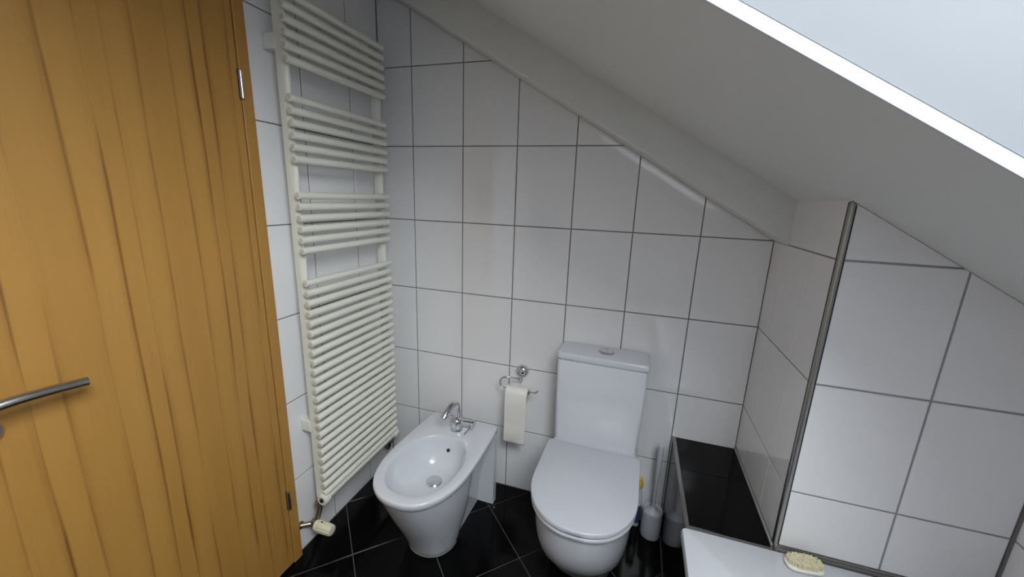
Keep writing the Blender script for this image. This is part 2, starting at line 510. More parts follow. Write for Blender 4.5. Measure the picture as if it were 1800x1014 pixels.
# ---- skylight
win = empty('window_1', (SKX0, SKY0, ceil_z(SKX0)), 'white lined roof window in the slope at upper right', 'window', kind='structure')
def ring_at(d, sx, sy):
    """corners of the opening at height d along the roof normal, drawn in by sx along the slope, sy sideways"""
    t = max(0.0, min(1.0, sy/SPY))
    sf = sy - t*(SPY-SPF)                     # the far side is splayed less
    pts = []
    for (x, y) in ((SKX0+sx, SKY1+sf), (SKX1-sx, SKY1+sf), (SKX1-sx, SKY0-sy), (SKX0+sx, SKY0-sy)):
        pts.append(Vector((x, y, ceil_z(x))) + NRM*d)
    return pts
def wall_ring(name, d0, s0, d1, s1, mat, th=0.008):
    lo, hi = ring_at(d0, *s0), ring_at(d1, *s1)
    lo2, hi2 = ring_at(d0, s0[0]-th, s0[1]-th), ring_at(d1, s1[0]-th, s1[1]-th)
    bm = B()
    A = [[bm.verts.new(p) for p in r] for r in (lo, hi, hi2, lo2)]
    for k in range(4):
        j = (k+1) % 4
        for q in range(4):
            bm.faces.new((A[q][k], A[q][j], A[(q+1) % 4][j], A[(q+1) % 4][k]))
    return obj(name, bm, mat, win)
wall_ring('edge_strip', -0.001, (0, 0), 0.016, (0, 0), 'lining')
wall_ring('reveal_lining', 0.0162, (0.001, 0.001), RD, (SPX, SPY), 'lining')
wall_ring('sash_frame', RD+0.002, (SPX+0.055, SPY+0.055), RD+0.045, (SPX+0.055, SPY+0.055), 'lining', th=0.09)
bm = B()
o0, o1 = ring_at(RD+0.046, -0.05, -0.05), ring_at(RD+0.066, -0.05, -0.05)
i0, i1 = ring_at(RD+0.046, SPX+0.05, SPY+0.05), ring_at(RD+0.066, SPX+0.05, SPY+0.05)
A = [[bm.verts.new(p) for p in r] for r in (o0, o1, i1, i0)]
for k in range(4):
    for q in range(4):
        bm.faces.new((A[q][k], A[q][(k+1) % 4], A[(q+1) % 4][(k+1) % 4], A[(q+1) % 4][k]))
obj('flashing', bm, 'alu', win)
bm = B()
g0, g1 = ring_at(RD+0.022, SPX+0.05, SPY+0.05), ring_at(RD+0.028, SPX+0.05, SPY+0.05)
loft(bm, [g0, g1])
obj('pane', bm, 'glass', win)

# ---- niche ledge with black tiles
bm = B()
box(bm, XLG+GD+0.001, XB-0.001, YB-0.004, -0.001, 0.0, LZ-GD)
ledge = tag(obj('wall_ledge', bm, 'silicone'), 'low black tiled ledge in the niche beside the toilet', 'ledge', kind='structure')
tfn = lambda a, b, d: (a, b, LZ-d)
for (y0, y1) in ((-0.218, -0.004), (YB-0.002, -0.218)):
    tile(ledge, rect(XLG+0.012, XB-0.005, y0, y1), tfn, 'ledgetop', gap=0.002, mat='black_tile', cham=0.0006)
gfn = lambda a, b, d: (XLG+d, a, b)
for (y0, y1) in ((-0.20, -0.002), (YB-0.002, -0.20)):
    for (z0, z1) in ((0.0, 0.157), (0.157, LZ-0.009)):
        tile(ledge, rect(y0, y1, z0, z1), gfn, 'ledgeside', gap=0.002, mat='black_tile', cham=0.0006)

# ---- metal edge profiles
def profile(name, bmf, label):
    bm = B(); bmf(bm)
    return tag(obj(name, bm, 'alu', smooth=40), label, 'profile', kind='structure')
def corner_prof(bm):
    z0, z1 = LZ+0.002, ceil_z(XB)-0.006
    pts = []
    x0, y0, r = XB-0.0015, YB-0.0015, 0.008
    poly = [(x0+0.010, y0), (x0+0.010, y0+0.010), (x0, y0+0.010)]
    for k in range(7):
        a = math.pi + (math.pi/2)*k/6
        poly.append((x0+r+r*math.cos(a), y0+r+r*math.sin(a)))
    prism(bm, poly, lambda a, b, d: (a, b, d), z0, z1)
trim_corner = profile('trim_2', corner_prof, 'vertical steel profile on the outer corner of the boxed wall')
bm = B(); box(bm, XB+0.0085, XB+0.0118, YB-0.0006, YB+0.004, LZ+0.002, ceil_z(XB)-0.012)
box(bm, XB-0.0012, XB+0.004, YB+0.0083, YB+0.0150, LZ+0.002, ceil_z(XB)-0.004)
obj('joint', bm, 'dark', trim_corner)
trim_tub = profile('trim_3', lambda bm: box(bm, XB+0.004, XR-0.002, YB-0.004, YB+0.002, LZ+0.006, LZ+0.013, 0.0015), 'thin steel profile along the foot of the boxed wall above the bathtub')
bm = B(); box(bm, XB+0.002, XR-0.002, YB-0.0072, YB+0.003, LZ-0.004, LZ+0.0058, 0.001)
obj('sealant', bm, 'silicone', trim_tub)
profile('trim_4', lambda bm: box(bm, XLG-0.001, XLG+0.011, YB-0.002, -0.002, LZ-0.009, LZ+0.001, 0.0025), 'pale metal edge profile along the front edge of the black ledge')
bm = B()
box(bm, XB-0.006, XB+0.002, YB+0.004, -0.001, LZ-0.001, LZ+0.006, 0.0015)
tag(obj('trim_5', bm, 'grout_light'), 'grey sealant bead between black ledge and boxed wall', 'sealant', kind='structure')
bm = B()
box(bm, XR-0.005, XR+0.002, YB-0.005, YB+0.002, LZ+0.004, ceil_z(XR)-0.01, 0.002)
tag(obj('trim_6', bm, 'silicone'), 'dark sealant joint in the corner beside the bathtub', 'sealant', kind='structure')
bm = B()
box(bm, -0.001, 0.004, -0.004, 0.001, 0.0, soff_z(0)-0.06, 0.001)
tag(obj('trim_7', bm, 'silicone'), 'dark sealant joint in the corner behind the radiator', 'sealant', kind='structure')

# ---- door in the left wall
door = empty('door_1', (0, 0, 0), 'brown streaked beech veneer door with a steel lever handle', 'door', kind='structure')
bm = B(); box(bm, -0.022, 0.0185, DY1+0.0015, DY0-0.0015, 0.006, DZ, 0.0015, 1)
leaf = obj('door_leaf', bm, 'wood', door)
bm = B(); box(bm, -0.10, 0.021, DY0+0.0015, DY0+CE_, 0.0, DZ+CE_, 0.002, 1)
obj('door_casing', bm, 'wood', door)
bm = B(); box(bm, -0.10, 0.021, DY1-CE_, DY1-0.0015, 0.0, DZ+CE_, 0.002, 1)
obj('door_casing', bm, 'wood', door)
bm = B(); box(bm, -0.10, 0.0208, DY1-0.001, DY0+0.001, DZ+0.003, DZ+CE_, 0.002, 1)
obj('door_casing', bm, 'wood', door)
for zc in (1.750, 0.294):
    bm = B()
    lathe(bm, (0.0245, DY0+0.0005, zc-0.040), [(0.0035, 0), (0.0065, 0.002), (0.0065, 0.078), (0.0035, 0.080)], 16)
    h = obj('hinge', bm, 'satin', door, smooth=40)
    bm = B(); box(bm, 0.0180, 0.0200, DY0-0.006, DY0-0.001, zc-0.041, zc+0.041)
    obj('hinge_slot', bm, 'dark', h)
# lever handle
LH = Vector((0.0, -1.345, 1.035))
bm = B(); lathe(bm, (0.0185, LH.y, LH.z), [(0.026, 0), (0.026, 0.006), (0.024, 0.008)], 28, 'X')
obj('handle_rosette', bm, 'satin', door, smooth=40)
path = smooth_path([(0.026, LH.y, LH.z), (0.055, LH.y, LH.z), (0.070, LH.y+0.010, LH.z), (0.074, LH.y+0.05, LH.z+0.002),
                    (0.072, LH.y+0.10, LH.z-0.001), (0.067, LH.y+0.158, LH.z-0.008)], 6)
bm = B(); tube(bm, path, 0.0102, 20)
obj('lever_handle', bm, 'satin', door, smooth=40)
bm = B(); lathe(bm, (0.0185, -1.327, 0.972), [(0.026, 0), (0.026, 0.007), (0.023, 0.010)], 28, 'X')
kr = obj('lock_rosette', bm, 'satin', door, smooth=40)
bm = B(); lathe(bm, (0.0285, -1.327, 0.972), [(0.012, 0), (0.011, 0.010), (0.004, 0.012)], 20, 'X')
box(bm, 0.036, 0.047, -1.3295, -1.3245, 0.962, 0.982, 0.001)
obj('lock_knob', bm, 'satin', kr, smooth=40)

# ================================================================== FIXTURES
# ---- bathtub
def rrect(x0, x1, y0, y1, r, z, k=8):
    pts = []
    for cx, cy, a0 in ((x1-r, y1-r, 0), (x0+r, y1-r, 90), (x0+r, y0+r, 180), (x1-r, y0+r, 270)):
        for i in range(k+1):
            a = math.radians(a0 + 90*i/k)
            pts.append((cx+r*math.cos(a), cy+r*math.sin(a), z))
    return pts
tub = empty('bathtub', (1.78, -1.36, 0.0), 'white enamelled bathtub with a wide flat rim under the slope', 'bathtub')
tx0, tx1, ty0, ty1 = 1.413, XR-0.004, -2.23, YB-0.0075
bm = B()
rings = [rrect(tx0+0.004, tx1, ty0, ty1, 0.012, LZ-0.032), rrect(tx0, tx1, ty0, ty1, 0.012, LZ-0.028), rrect(tx0, tx1, ty0, ty1, 0.012, LZ-0.010),
         rrect(tx0+0.003, tx1-0.003, ty0+0.003, ty1-0.003, 0.012, LZ-0.003), rrect(tx0+0.010, tx1-0.010, ty0+0.010, ty1-0.010, 0.012, LZ),
         rrect(tx0+0.085, tx1-0.075, ty0+0.10, ty1-0.215, 0.14, LZ-0.001), rrect(tx0+0.092, tx1-0.082, ty0+0.108, ty1-0.223, 0.14, LZ-0.008),
         rrect(tx0+0.115, tx1-0.105, ty0+0.15, ty1-0.26, 0.13, LZ-0.15), rrect(tx0+0.15, tx1-0.14, ty0+0.25, ty1-0.32, 0.12, 0.12),
         rrect(tx0+0.22, tx1-0.21, ty0+0.35, ty1-0.40, 0.08, 0.085)]
loft(bm, rings, cap0=False)
obj('tub_shell', bm, 'ceramic', tub, smooth=35)
bm = B(); lathe(bm, (1.785, -1.95, 0.083), [(0.035, 0), (0.035, 0.004), (0.028, 0.006)], 24)
obj('drain', bm, 'chrome', tub, smooth=40)
bm = B(); box(bm, XLG+GD+0.001, XLG+0.04, -2.22, YB-0.006, 0.0, LZ-0.03)
apron = tag(obj('apron_panel', bm, 'silicone', tub), 'black tiled apron')
y0 = YB-0.006
while y0 > -2.2:
    y1 = max(-2.22, y0-0.30)
    for (z0, z1) in ((0.0, 0.157), (0.157, LZ-0.032)):
        tile(apron, rect(y1, y0, z0, z1), gfn, 'apron', gap=0.002, mat='black_tile', cham=0.0006)
    y0 = y1

# ---- towel radiator
rad = empty('towel_radiator', (0.06, -0.35, 0.21), 'tall cream tubular towel radiator on the left tiled wall', 'radiator')
RX, RYL, RYR = 0.094, -0.600, -0.104
zs = [1.849+0.0375*k for k in range(6)] + [1.549+0.0375*k for k in range(6)] + [1.245+0.0376*k for k in range(6)] + [1.131-0.0378*k for k in range(24)]
src = None
for z in zs:
    if src is None:
        bm = B()
        tube(bm, [(RX, RYL, z), (RX, RYL+0.0012, z), (RX, RYR-0.0012, z), (RX, RYR, z)], [0.0112, 0.0125, 0.0125, 0.0112], 20)
        src = obj('tube', bm, 'rad', rad, (RX, RYL, z), smooth=40)
        bm = B(); lathe(bm, (RX, RYL-0.0012, z), [(0.0078, 0), (0.0085, 0.002)], 18, 'Y')
        csrc = obj('tube_plug', bm, 'radcap', src, (RX, RYL, z), smooth=40)
    else:
        t = copy_part(src, rad, (RX, RYL, z))
        copy_part(csrc, t, (RX, RYL, z))
for ypos in (RYL+0.026, RYR-0.003):
    bm = B()
    poly = []
    for k in range(13):           # D-section collector, flat face to the wall
        a = math.pi*k/12
        poly.append((0.055+0.024*math.sin(a), ypos-0.0145*math.cos(a)))
    poly += [(0.044, ypos+0.0145), (0.044, ypos-0.0145)]
    prism(bm, poly, lambda a, b, d: (a, b, d), 0.228, 2.055)
    obj('collector', bm, 'rad', rad, smooth=40)
zb = 0.236
bm = B()
tube(bm, [(RX-0.006, RYL-0.004, zb), (RX-0.006, RYL-0.002, zb), (RX-0.006, RYR+0.002, zb), (RX-0.006, RYR+0.004, zb)], [0.015, 0.017, 0.017, 0.015], 22)
bt = obj('bottom_tube', bm, 'rad', rad, smooth=40)
bm = B(); lathe(bm, (RX-0.006, RYL-0.0115, zb), [(0.0095, 0), (0.0095, 0.005)], 6, 'Y')
obj('vent_plug', bm, 'dark', bt)
for ye, dr in ((RYL-0.010, 1), (RYR+0.010, -1)):
    bm = B(); lathe(bm, (RX-0.006, ye, zb), [(0.012, 0.002*dr), (0.017, 0), (0.0235, 0.003*dr), (0.0245, 0.007*dr), (0.0245, 0.027*dr), (0.018, 0.033*dr)], 28, 'Y')
    obj('valve_boss', bm, 'rad', rad, smooth=40)
for zc in (1.905, 0.55):
    for ypos in (RYL+0.020, RYR-0.018):
        bm = B(); box(bm, 0.001, 0.046, ypos-0.012, ypos+0.024, zc-0.024, zc+0.022, 0.003, 2)
        obj('wall_bracket', bm, 'rad', rad, smooth=40)

# ---- thermostatic valve at the radiator foot
valve = empty('thermostatic_valve', (0.05, RYL+0.005, 0.12), 'yellowed thermostat head on a tarnished valve below the radiator', 'valve')
vy = RYL+0.012
bm = B()
tube(bm, smooth_path([(0.052, vy, zb-0.022), (0.052, vy, zb-0.05), (0.050, vy-0.004, 0.155), (0.044, vy-0.016, 0.116)], 4), 0.011, 14)
lathe(bm, (0.052, vy, zb-0.045), [(0.016, 0), (0.016, 0.018)], 6)
lathe(bm, (0.042, vy-0.019, 0.098), [(0.012, 0), (0.017, 0.008), (0.017, 0.026), (0.013, 0.032)], 18)
obj('valve_body', bm, 'nickel', valve, smooth=35)
bm = B()
tube(bm, [(0.042, vy-0.019, 0.112), (0.028, vy-0.032, 0.116), (0.002, vy-0.056, 0.120)], [0.0125, 0.010, 0.009], 14)
lathe(bm, (0.0005, vy-0.056, 0.120), [(0.018, 0), (0.017, 0.004), (0.010, 0.006)], 20, 'X')
obj('supply_pipe', bm, 'nickel', valve, smooth=35)
hd = Vector((1.0, -0.02, -0.02)).normalized()
hp = Vector((0.040, vy-0.020, 0.108))
bm = B()
lathe(bm, hp + hd*0.008, [(0.020, 0), (0.023, 0.003), (0.0235, 0.016), (0.0195, 0.018)], 24, hd)
obj('valve_collar', bm, 'beige', valve, smooth=35)
bm = B()
n = 40
rings = []
aA = hd.orthogonal().normalized(); aB = hd.cross(aA)
for r, hgt in ((0.0245, 0.026), (0.0255, 0.029), (0.0240, 0.046), (0.0215, 0.084), (0.0200, 0.089), (0.013, 0.091)):
    ring = []
    for k in range(n):
        a = 2*math.pi*k/n
        rr = r*(1.0 if (k//2) % 2 else 0.93) if 0.028 < hgt < 0.0895 else r*0.93
        ring.append(hp + hd*hgt + (aA*math.cos(a)+aB*math.sin(a))*rr)
    rings.append(ring)
loft(bm, rings)
obj('thermostat_head', bm, 'beige', valve, smooth=25)
bm = B()
mk = (Vector((0, 0, 1)) - hd*hd.z).normalized()
tube(bm, [hp + hd*0.040 + mk*0.0225, hp + hd*0.040 + mk*0.0250], 0.0035, 10)
obj('setting_mark', bm, 'dark', valve)
# ---- return valve at the other end
rv = empty('return_valve', (0.052, RYR-0.010, 0.12), 'small tarnished return valve in the corner behind the bidet', 'valve')
bm = B()
tube(bm, smooth_path([(0.052, RYR-0.010, zb-0.022), (0.052, RYR-0.010, 0.16), (0.045, RYR-0.006, 0.135), (0.002, RYR+0.02, 0.13)], 5), 0.010, 14)
lathe(bm, (0.052, RYR-0.010, 0.15), [(0.016, 0), (0.016, 0.03)], 6)
obj('valve_body', bm, 'nickel', rv, smooth=35)
bm = B(); lathe(bm, (0.070, RYR+0.03, 0.215), [(0.011, 0), (0.013, 0.004), (0.013, 0.016), (0.009, 0.019)], 14, 'Y')
tube(bm, [(0.060, RYR-0.008, 0.17), (0.070, RYR+0.02, 0.20), (0.070, RYR+0.04, 0.22)], 0.008, 10)
obj('valve_cap', bm, 'nickel', rv, smooth=35)

# ---- D-shaped outline used by bidet and toilet
def dring(cx, a, yb, yf, z, ys=None, nb=8, ns=8, nf=36, p=2.0, rc=0.012, ab=None):
    """back edge at yb, straight sides to ys, superelliptic front to yf; starts back left, runs counterclockwise seen from above reversed"""
    if ys is None: ys = yb + (yf-yb)*0.5
    pts = []
    ab = a if ab is None else ab
    for k in range(nb): pts.append((cx + (ab-rc)*(1 - 2*k/(nb-1)), yb, z))           # right to left along the back
    for k in range(ns):
        t = k/ns
        pts.append((cx - (ab+(a-ab)*math.sin(t*math.pi/2)), yb-rc + (ys-yb+rc)*t, z))
    for k in range(nf+1):
        th = math.pi*k/nf
        c, s = math.cos(th), math.sin(th)
        pts.append((cx - a*math.copysign(abs(c)**(2/p), c), ys + (yf-ys)*abs(s)**(2/p), z))
    for k in range(1, ns+1):
        t = 1 - k/ns
        pts.append((cx + ab+(a-ab)*math.sin(t*math.pi/2), yb-rc + (ys-yb+rc)*t, z))
    return pts

# ---- bidet
BX, BZ = 0.4785, 0.402
bid = empty('bidet', (BX, -0.38, 0.0), 'white ceramic floor-standing bidet between the radiator and the toilet', 'bidet')
bid.rotation_euler.z = math.radians(-2.0)
bm = B()
prof = [(0.0, 0.100, -0.500), (0.004, 0.104, -0.506), (0.03, 0.111, -0.514), (0.08, 0.123, -0.533), (0.14, 0.138, -0.560), (0.20, 0.152, -0.590),
        (0.26, 0.163, -0.617), (0.31, 0.171, -0.638), (0.35, 0.175, -0.655), (0.375, 0.179, -0.664)]
def bidet_outline(a, yf, z):
    c = 0.088 + 0.052*(z/0.375)**1.6          # recessed sides flare to clear the basin
    c = min(c, a-0.006)
    right = [(BX+0.168, -0.137), (BX+c, -0.139), (BX+c, -0.372), (BX+a-0.004, -0.375)]
    pts = [(BX+0.164, -0.100), (BX-0.164, -0.100), (BX-0.168, -0.104), (BX-0.168, -0.137), (BX-c, -0.139), (BX-c, -0.372), (BX-a+0.004, -0.375)]
    for k in range(41):
        th = math.pi*k/40; p = 2.12 + 0.2*z/0.375
        c2, s_ = math.cos(th), math.sin(th)
        pts.append((BX - a*math.copysign(abs(c2)**(2/p), c2), -0.40 + (yf+0.40)*abs(s_)**(2/p)))
    pts += right[::-1] + [(BX+0.168, -0.104)]
    return [(x, y, z) for x, y in pts]
loft(bm, [bidet_outline(a, yf, z) for z, a, yf in prof], cap0=False, cap1=False)
for sx in (-1, 1):
    x0, x1 = sorted((BX+sx*0.136, BX+sx*0.170))
    box(bm, x0, x1, -0.385, -0.12, 0.366, 0.371)
obj('body', bm, 'ceramic', bid, smooth=40)
# rim and basin
def basin(z, k, dz=0):    # k = shrink
    return dring(BX, 0.122-k, -0.243-k*0.9, -0.612+k*1.1, z, ys=-0.40, p=2.1, rc=0.05)
def oval(a, y0, y1, z, p=2.3, n=61):
    """superellipse with as many points as dring, starting at the back right"""
    pts = []; cy = (y0+y1)/2; b = (y0-y1)/2
    for k in range(n):
        th = math.radians(60) + 2*math.pi*k/n
        c, s = math.cos(th), math.sin(th)
        pts.append((BX + a*math.copysign(abs(c)**(2/p), c), cy + b*math.copysign(abs(s)**(2/p), s), z))
    return pts
ND = len(dring(BX, .1, -.1, -.5, 0))
def rimr(o, z): return dring(BX, 0.184-o, -0.099-o, -0.675+o, z, ys=-0.40, p=2.35, ab=0.172-o)
rings = [rimr(0.010, 0.366), rimr(0.003, BZ-0.026), rimr(0.0, BZ-0.012), rimr(0.0008, BZ-0.004), rimr(0.003, BZ-0.001), rimr(0.007, BZ)]
for (a, yb_, yf_, z) in ((0.144, -0.258, -0.634, BZ), (0.141, -0.2605, -0.631, BZ-0.0015), (0.138, -0.263, -0.627, BZ-0.006), (0.133, -0.270, -0.615, BZ-0.035),
                         (0.122, -0.280, -0.585, BZ-0.07), (0.102, -0.296, -0.540, BZ-0.105), (0.070, -0.328, -0.485, BZ-0.128), (0.030, -0.365, -0.425, BZ-0.135)):
    rings.append(oval(a, yb_, yf_, z, n=ND))
bm = B(); loft(bm, rings, cap0=False)
obj('basin', bm, 'ceramic', bid, smooth=50)
bm = B(); lathe(bm, (BX, -0.395, BZ-0.137), [(0.030, 0), (0.034, 0.003), (0.034, 0.010), (0.031, 0.013), (0.010, 0.014)], 32)
obj('drain_plug', bm, 'chrome', bid, smooth=40)
bm = B()
lathe(bm, Vector((BX+0.004, -0.2785, BZ-0.056)), [(0.0075, -0.001), (0.0075, 0.004)], 20, Vector((0, -1, 0.28)))
obj('overflow_hole', bm, 'dark', bid)
bm = B(); lathe(bm, (BX+0.086, -0.345, 0.055), [(0.012, 0), (0.012, 0.010), (0.008, 0.013)], 18, 'X')
obj('screw_cap', bm, 'plastic', bid, smooth=40)
bm = B()
loft(bm, [dring(BX, 0.103, -0.38, -0.505, 0.0002, ys=-0.40, p=2.15), dring(BX, 0.1055, -0.38, -0.5085, 0.003, ys=-0.40, p=2.15), dring(BX, 0.102, -0.38, -0.503, 0.005, ys=-0.40, p=2.15)], cap1=False)
obj('silicone_bead', bm, 'silicone', bid, smooth=40)

# ---- bidet mixer tap
tx, ty = 0.487, -0.197
tap = empty('bidet_tap', (tx, ty, BZ), 'chrome mixer tap standing on the bidet rim', 'tap')
bm = B()
lathe(bm, (tx, ty, BZ), [(0.0275, 0), (0.0275, 0.004), (0.025, 0.007), (0.026, 0.020), (0.0275, 0.034), (0.026, 0.048), (0.020, 0.058), (0.010, 0.063), (0.003, 0.064)], 32)
obj('tap_body', bm, 'chrome', tap, smooth=45)
bm = B()    # arched spout
sp_path = smooth_path([(tx+0.002, ty+0.006, BZ+0.040), (tx+0.002, ty+0.008, BZ+0.085), (tx-0.001, ty+0.004, BZ+0.122), (tx-0.006, ty-0.018, BZ+0.138),
                       (tx-0.013, ty-0.050, BZ+0.128), (tx-0.020, ty-0.078, BZ+0.108)], 6)
tube(bm, sp_path, [0.0135]*12 + [0.013]*(len(sp_path)-12), 20)
sp = obj('spout', bm, 'chrome', tap, smooth=45)
bm = B(); nd = Vector((-0.007, -0.026, -0.026)).normalized()
lathe(bm, Vector((tx-0.0185, ty-0.074, BZ+0.111)), [(0.0135, 0), (0.0152, 0.002), (0.0152, 0.017), (0.0125, 0.018)], 20, nd)
nz = obj('nozzle', bm, 'chrome', sp, smooth=40)
bm = B(); lathe(bm, Vector((tx-0.0185, ty-0.074, BZ+0.111)) + nd*0.0175, [(0.0105, 0), (0.0105, 0.001)], 20, nd)
obj('aerator', bm, 'dark', tap)
bm = B()    # side cartridge with a flat cap
tube(bm, [(tx+0.010, ty+0.006, BZ+0.038), (tx+0.074, ty+0.010, BZ+0.038)], 0.0145, 20)
lathe(bm, (tx+0.072, ty+0.010, BZ+0.038), [(0.0175, 0), (0.0195, 0.002), (0.0195, 0.010), (0.0175, 0.012)], 24, 'X')
obj('side_valve', bm, 'chrome', tap, smooth=40)
bm = B(); tube(bm, [(tx+0.070, ty-0.002, BZ+0.026), (tx+0.055, ty-0.040, BZ+0.010)], 0.003, 10)
obj('pull_rod', bm, 'chrome', tap, smooth=40)

# ---- toilet
TX = 1.100
toi = empty('toilet', (TX, -0.3, 0.0), 'white close-coupled toilet with closed lid and square cistern', 'toilet')
toi.rotation_euler.z = math.radians(-1.5)
bm = B()
prof = [(0.0, 0.118, -0.385), (0.004, 0.122, -0.390), (0.05, 0.126, -0.412), (0.09, 0.135, -0.448), (0.13, 0.147, -0.486), (0.17, 0.158, -0.522),
        (0.21, 0.167, -0.556), (0.26, 0.174, -0.580), (0.31, 0.177, -0.594), (0.37, 0.179, -0.602), (0.392, 0.1795, -0.604), (0.398, 0.176, -0.599)]
loft(bm, [dring(TX, a, -0.012, yf, z, ys=-0.36 if z > .15 else -0.30, p=2.15) for z, a, yf in prof])
obj('bowl', bm, 'ceramic', toi, smooth=40)
def lid_slab(name, a, yf, z0, z1, mat, rb=0.004, yb_=-0.158):
    bm = B()
    loft(bm, [dring(TX, a-rb, yb_-rb, yf+rb, z0, ys=-0.40, p=2.17), dring(TX, a, yb_, yf, z0+rb, ys=-0.40, p=2.17),
              dring(TX, a, yb_, yf, z1-rb, ys=-0.40, p=2.17), dring(TX, a-rb*0.35, yb_-rb*.35, yf+rb*.35, z1-rb*0.35, ys=-0.40, p=2.17),
              dring(TX, a-rb, yb_-rb, yf+rb, z1, ys=-0.40, p=2.17)])
    return obj(name, bm, mat, toi, smooth=45)
lid_slab('seat', 0.1885, -0.6165, 0.4015, 0.416, 'plastic', 0.004, -0.170)
lid_slab('seat_lid', 0.1905, -0.619, 0.4210, 0.4405, 'plastic', 0.004, -0.166)
bm = B(); box(bm, TX-0.172, TX+0.172, -0.167, -0.140, 0.398, 0.436, 0.005)
obj('hinge_bar', bm, 'plastic', toi, smooth=40)
bm = B()
def crect(a, yf, z, r=0.016, k=5):
    return rrect(TX-a, TX+a, yf, -0.009, r, z, k)
loft(bm, [crect(0.170, -0.143, 0.398), crect(0.173, -0.147, 0.41), crect(0.178, -0.148, 0.60), crect(0.1805, -0.149, 0.798), crect(0.1795, -0.148, 0.800), crect(0.176, -0.1445, 0.8012), crect(0.176, -0.1445, 0.8055)])
obj('cistern', bm, 'ceramic', toi, smooth=40)
bm = B()
loft(bm, [crect(0.178, -0.147, 0.8056), crect(0.182, -0.151, 0.8060), crect(0.1835, -0.1525, 0.8080), crect(0.184, -0.153, 0.812), crect(0.1845, -0.154, 0.826), crect(0.183, -0.1525, 0.831), crect(0.178, -0.148, 0.834)])
cl = obj('cistern_lid', bm, 'ceramic', toi, smooth=40)
bm = B(); lathe(bm, (TX+0.010, -0.072, 0.8335), [(0.032, 0), (0.032, 0.004), (0.029, 0.006)], 36)
fb = obj('flush_button', bm, 'satin', cl, smooth=40)
bm = B()
for x0, x1 in ((-0.024, -0.003), (-0.001, 0.024)):
    box(bm, TX+0.010+x0, TX+0.010+x1, -0.088, -0.056, 0.8385, 0.8412, 0.001)
obj('button_half', bm, 'chrome', toi)

# ---- toilet paper holder and roll
hol = empty('paper_holder', (0.735, 0.0, 0.655), 'chrome wire toilet paper holder on the back wall', 'holder')
bm = B(); lathe(bm, (0.738, -0.0005, 0.655), [(0.031, 0), (0.031, -0.004), (0.029, -0.014), (0.022, -0.024), (0.010, -0.030), (0.002, -0.031)], 32, 'Y')
obj('rosette', bm, 'chrome', hol, smooth=45)
bm = B(); lathe(bm, (0.738, -0.024, 0.612), [(0.007, 0), (0.007, 0.030)], 16)
obj('wire_socket', bm, 'chrome', hol, smooth=40)
PY, PZ = -0.068, 0.585
bm = B()
tube(bm, smooth_path([(0.736, -0.026, 0.622), (0.720, -0.045, 0.630), (0.690, -0.062, 0.638), (0.664, PY, 0.636), (0.650, PY, 0.622), (0.648, PY, 0.606), (0.656, PY, 0.590), (0.675, PY, PZ),
                      (0.74, PY, PZ), (0.80, PY, PZ), (0.818, PY-0.002, PZ+0.003), (0.832, PY-0.004, PZ+0.014)], 6), 0.0038, 12)
obj('wire', bm, 'chrome', hol, smooth=45)
rol = empty('toilet_paper_roll', (0.735, PY, PZ-0.02), 'thin toilet paper roll with a long sheet hanging down', 'toilet paper')
px0, px1 = 0.685, 0.786
rc_ = (PY, PZ-0.016)    # core hangs on the wire
bm = B()
n = 36
def ringx(x, r): return [(x, rc_[0]+r*math.cos(2*math.pi*k/n), rc_[1]+r*math.sin(2*math.pi*k/n)) for k in range(n)]
rs = [ringx(px0, 0.0205), ringx(px0, 0.031), ringx(px1, 0.031), ringx(px1, 0.0205)]
vr = [[bm.verts.new(p) for p in r] for r in rs]
for q in range(4):
    for k in range(n):
        bm.faces.new((vr[q][k], vr[q][(k+1) % n], vr[(q+1) % 4][(k+1) % n], vr[(q+1) % 4][k]))
obj('roll', bm, 'paper', rol, smooth=40)
bm = B()
rs = [ringx(px0+0.0005, 0.0190), ringx(px0+0.0005, 0.0204), ringx(px1-0.0005, 0.0204), ringx(px1-0.0005, 0.0190)]
vr = [[bm.verts.new(p) for p in r] for r in rs]
for q in range(4):
    for k in range(n):
        bm.faces.new((vr[q][k], vr[q][(k+1) % n], vr[(q+1) % 4][(k+1) % n], vr[(q+1) % 4][k]))
obj('core', bm, 'card', rol, smooth=40)
bm = B()    # hanging sheet leaving over the top of the roll, curling in at its end
prof = []
for k in range(7):
    a = math.radians(95 + 85*k/6)
    prof.append((rc_[0]+0.0316*math.cos(a), rc_[1]+0.0316*math.sin(a)))
zt = rc_[1]
for k in range(1, 15):
    t = k/14
    prof.append((rc_[0]-0.0316 - 0.002*math.sin(t*9) + 0.004*t*t, zt - 0.235*t))
ly, lz = prof[-1]
for k in range(1, 6):
    a = math.radians(70*k/5)
    prof.append((ly + 0.022*(1-math.cos(a)), lz - 0.022*math.sin(a)))
cols = 9
g = [[None]*cols for _ in prof]; g2 = [[None]*cols for _ in prof]
for i, (y, z) in enumerate(prof):
    for j in range(cols):
        t = j/(cols-1)
        x = px0 + (px1-px0)*t + (-0.003*(i/len(prof)))
        w = 0.0012*math.sin(i*0.8 + j*0.9)*min(1, max(0, (i-6)/8))
        g[i][j] = bm.verts.new((x, y+w, z)); g2[i][j] = bm.verts.new((x, y+w+0.0006, z-0.0001))
for i in range(len(prof)-1):
    for j in range(cols-1):
        bm.faces.new((g[i][j], g[i+1][j], g[i+1][j+1], g[i][j+1])); bm.faces.new((g2[i][j], g2[i][j+1], g2[i+1][j+1], g2[i+1][j]))
for i in range(len(prof)-1):
    for j in (0, cols-1): bm.faces.new((g[i][j], g2[i][j], g2[i+1][j], g[i+1][j]))
for j in range(cols-1):
    for i in (0, len(prof)-1): bm.faces.new((g[i][j], g[i][j+1], g2[i][j+1], g2[i][j]))
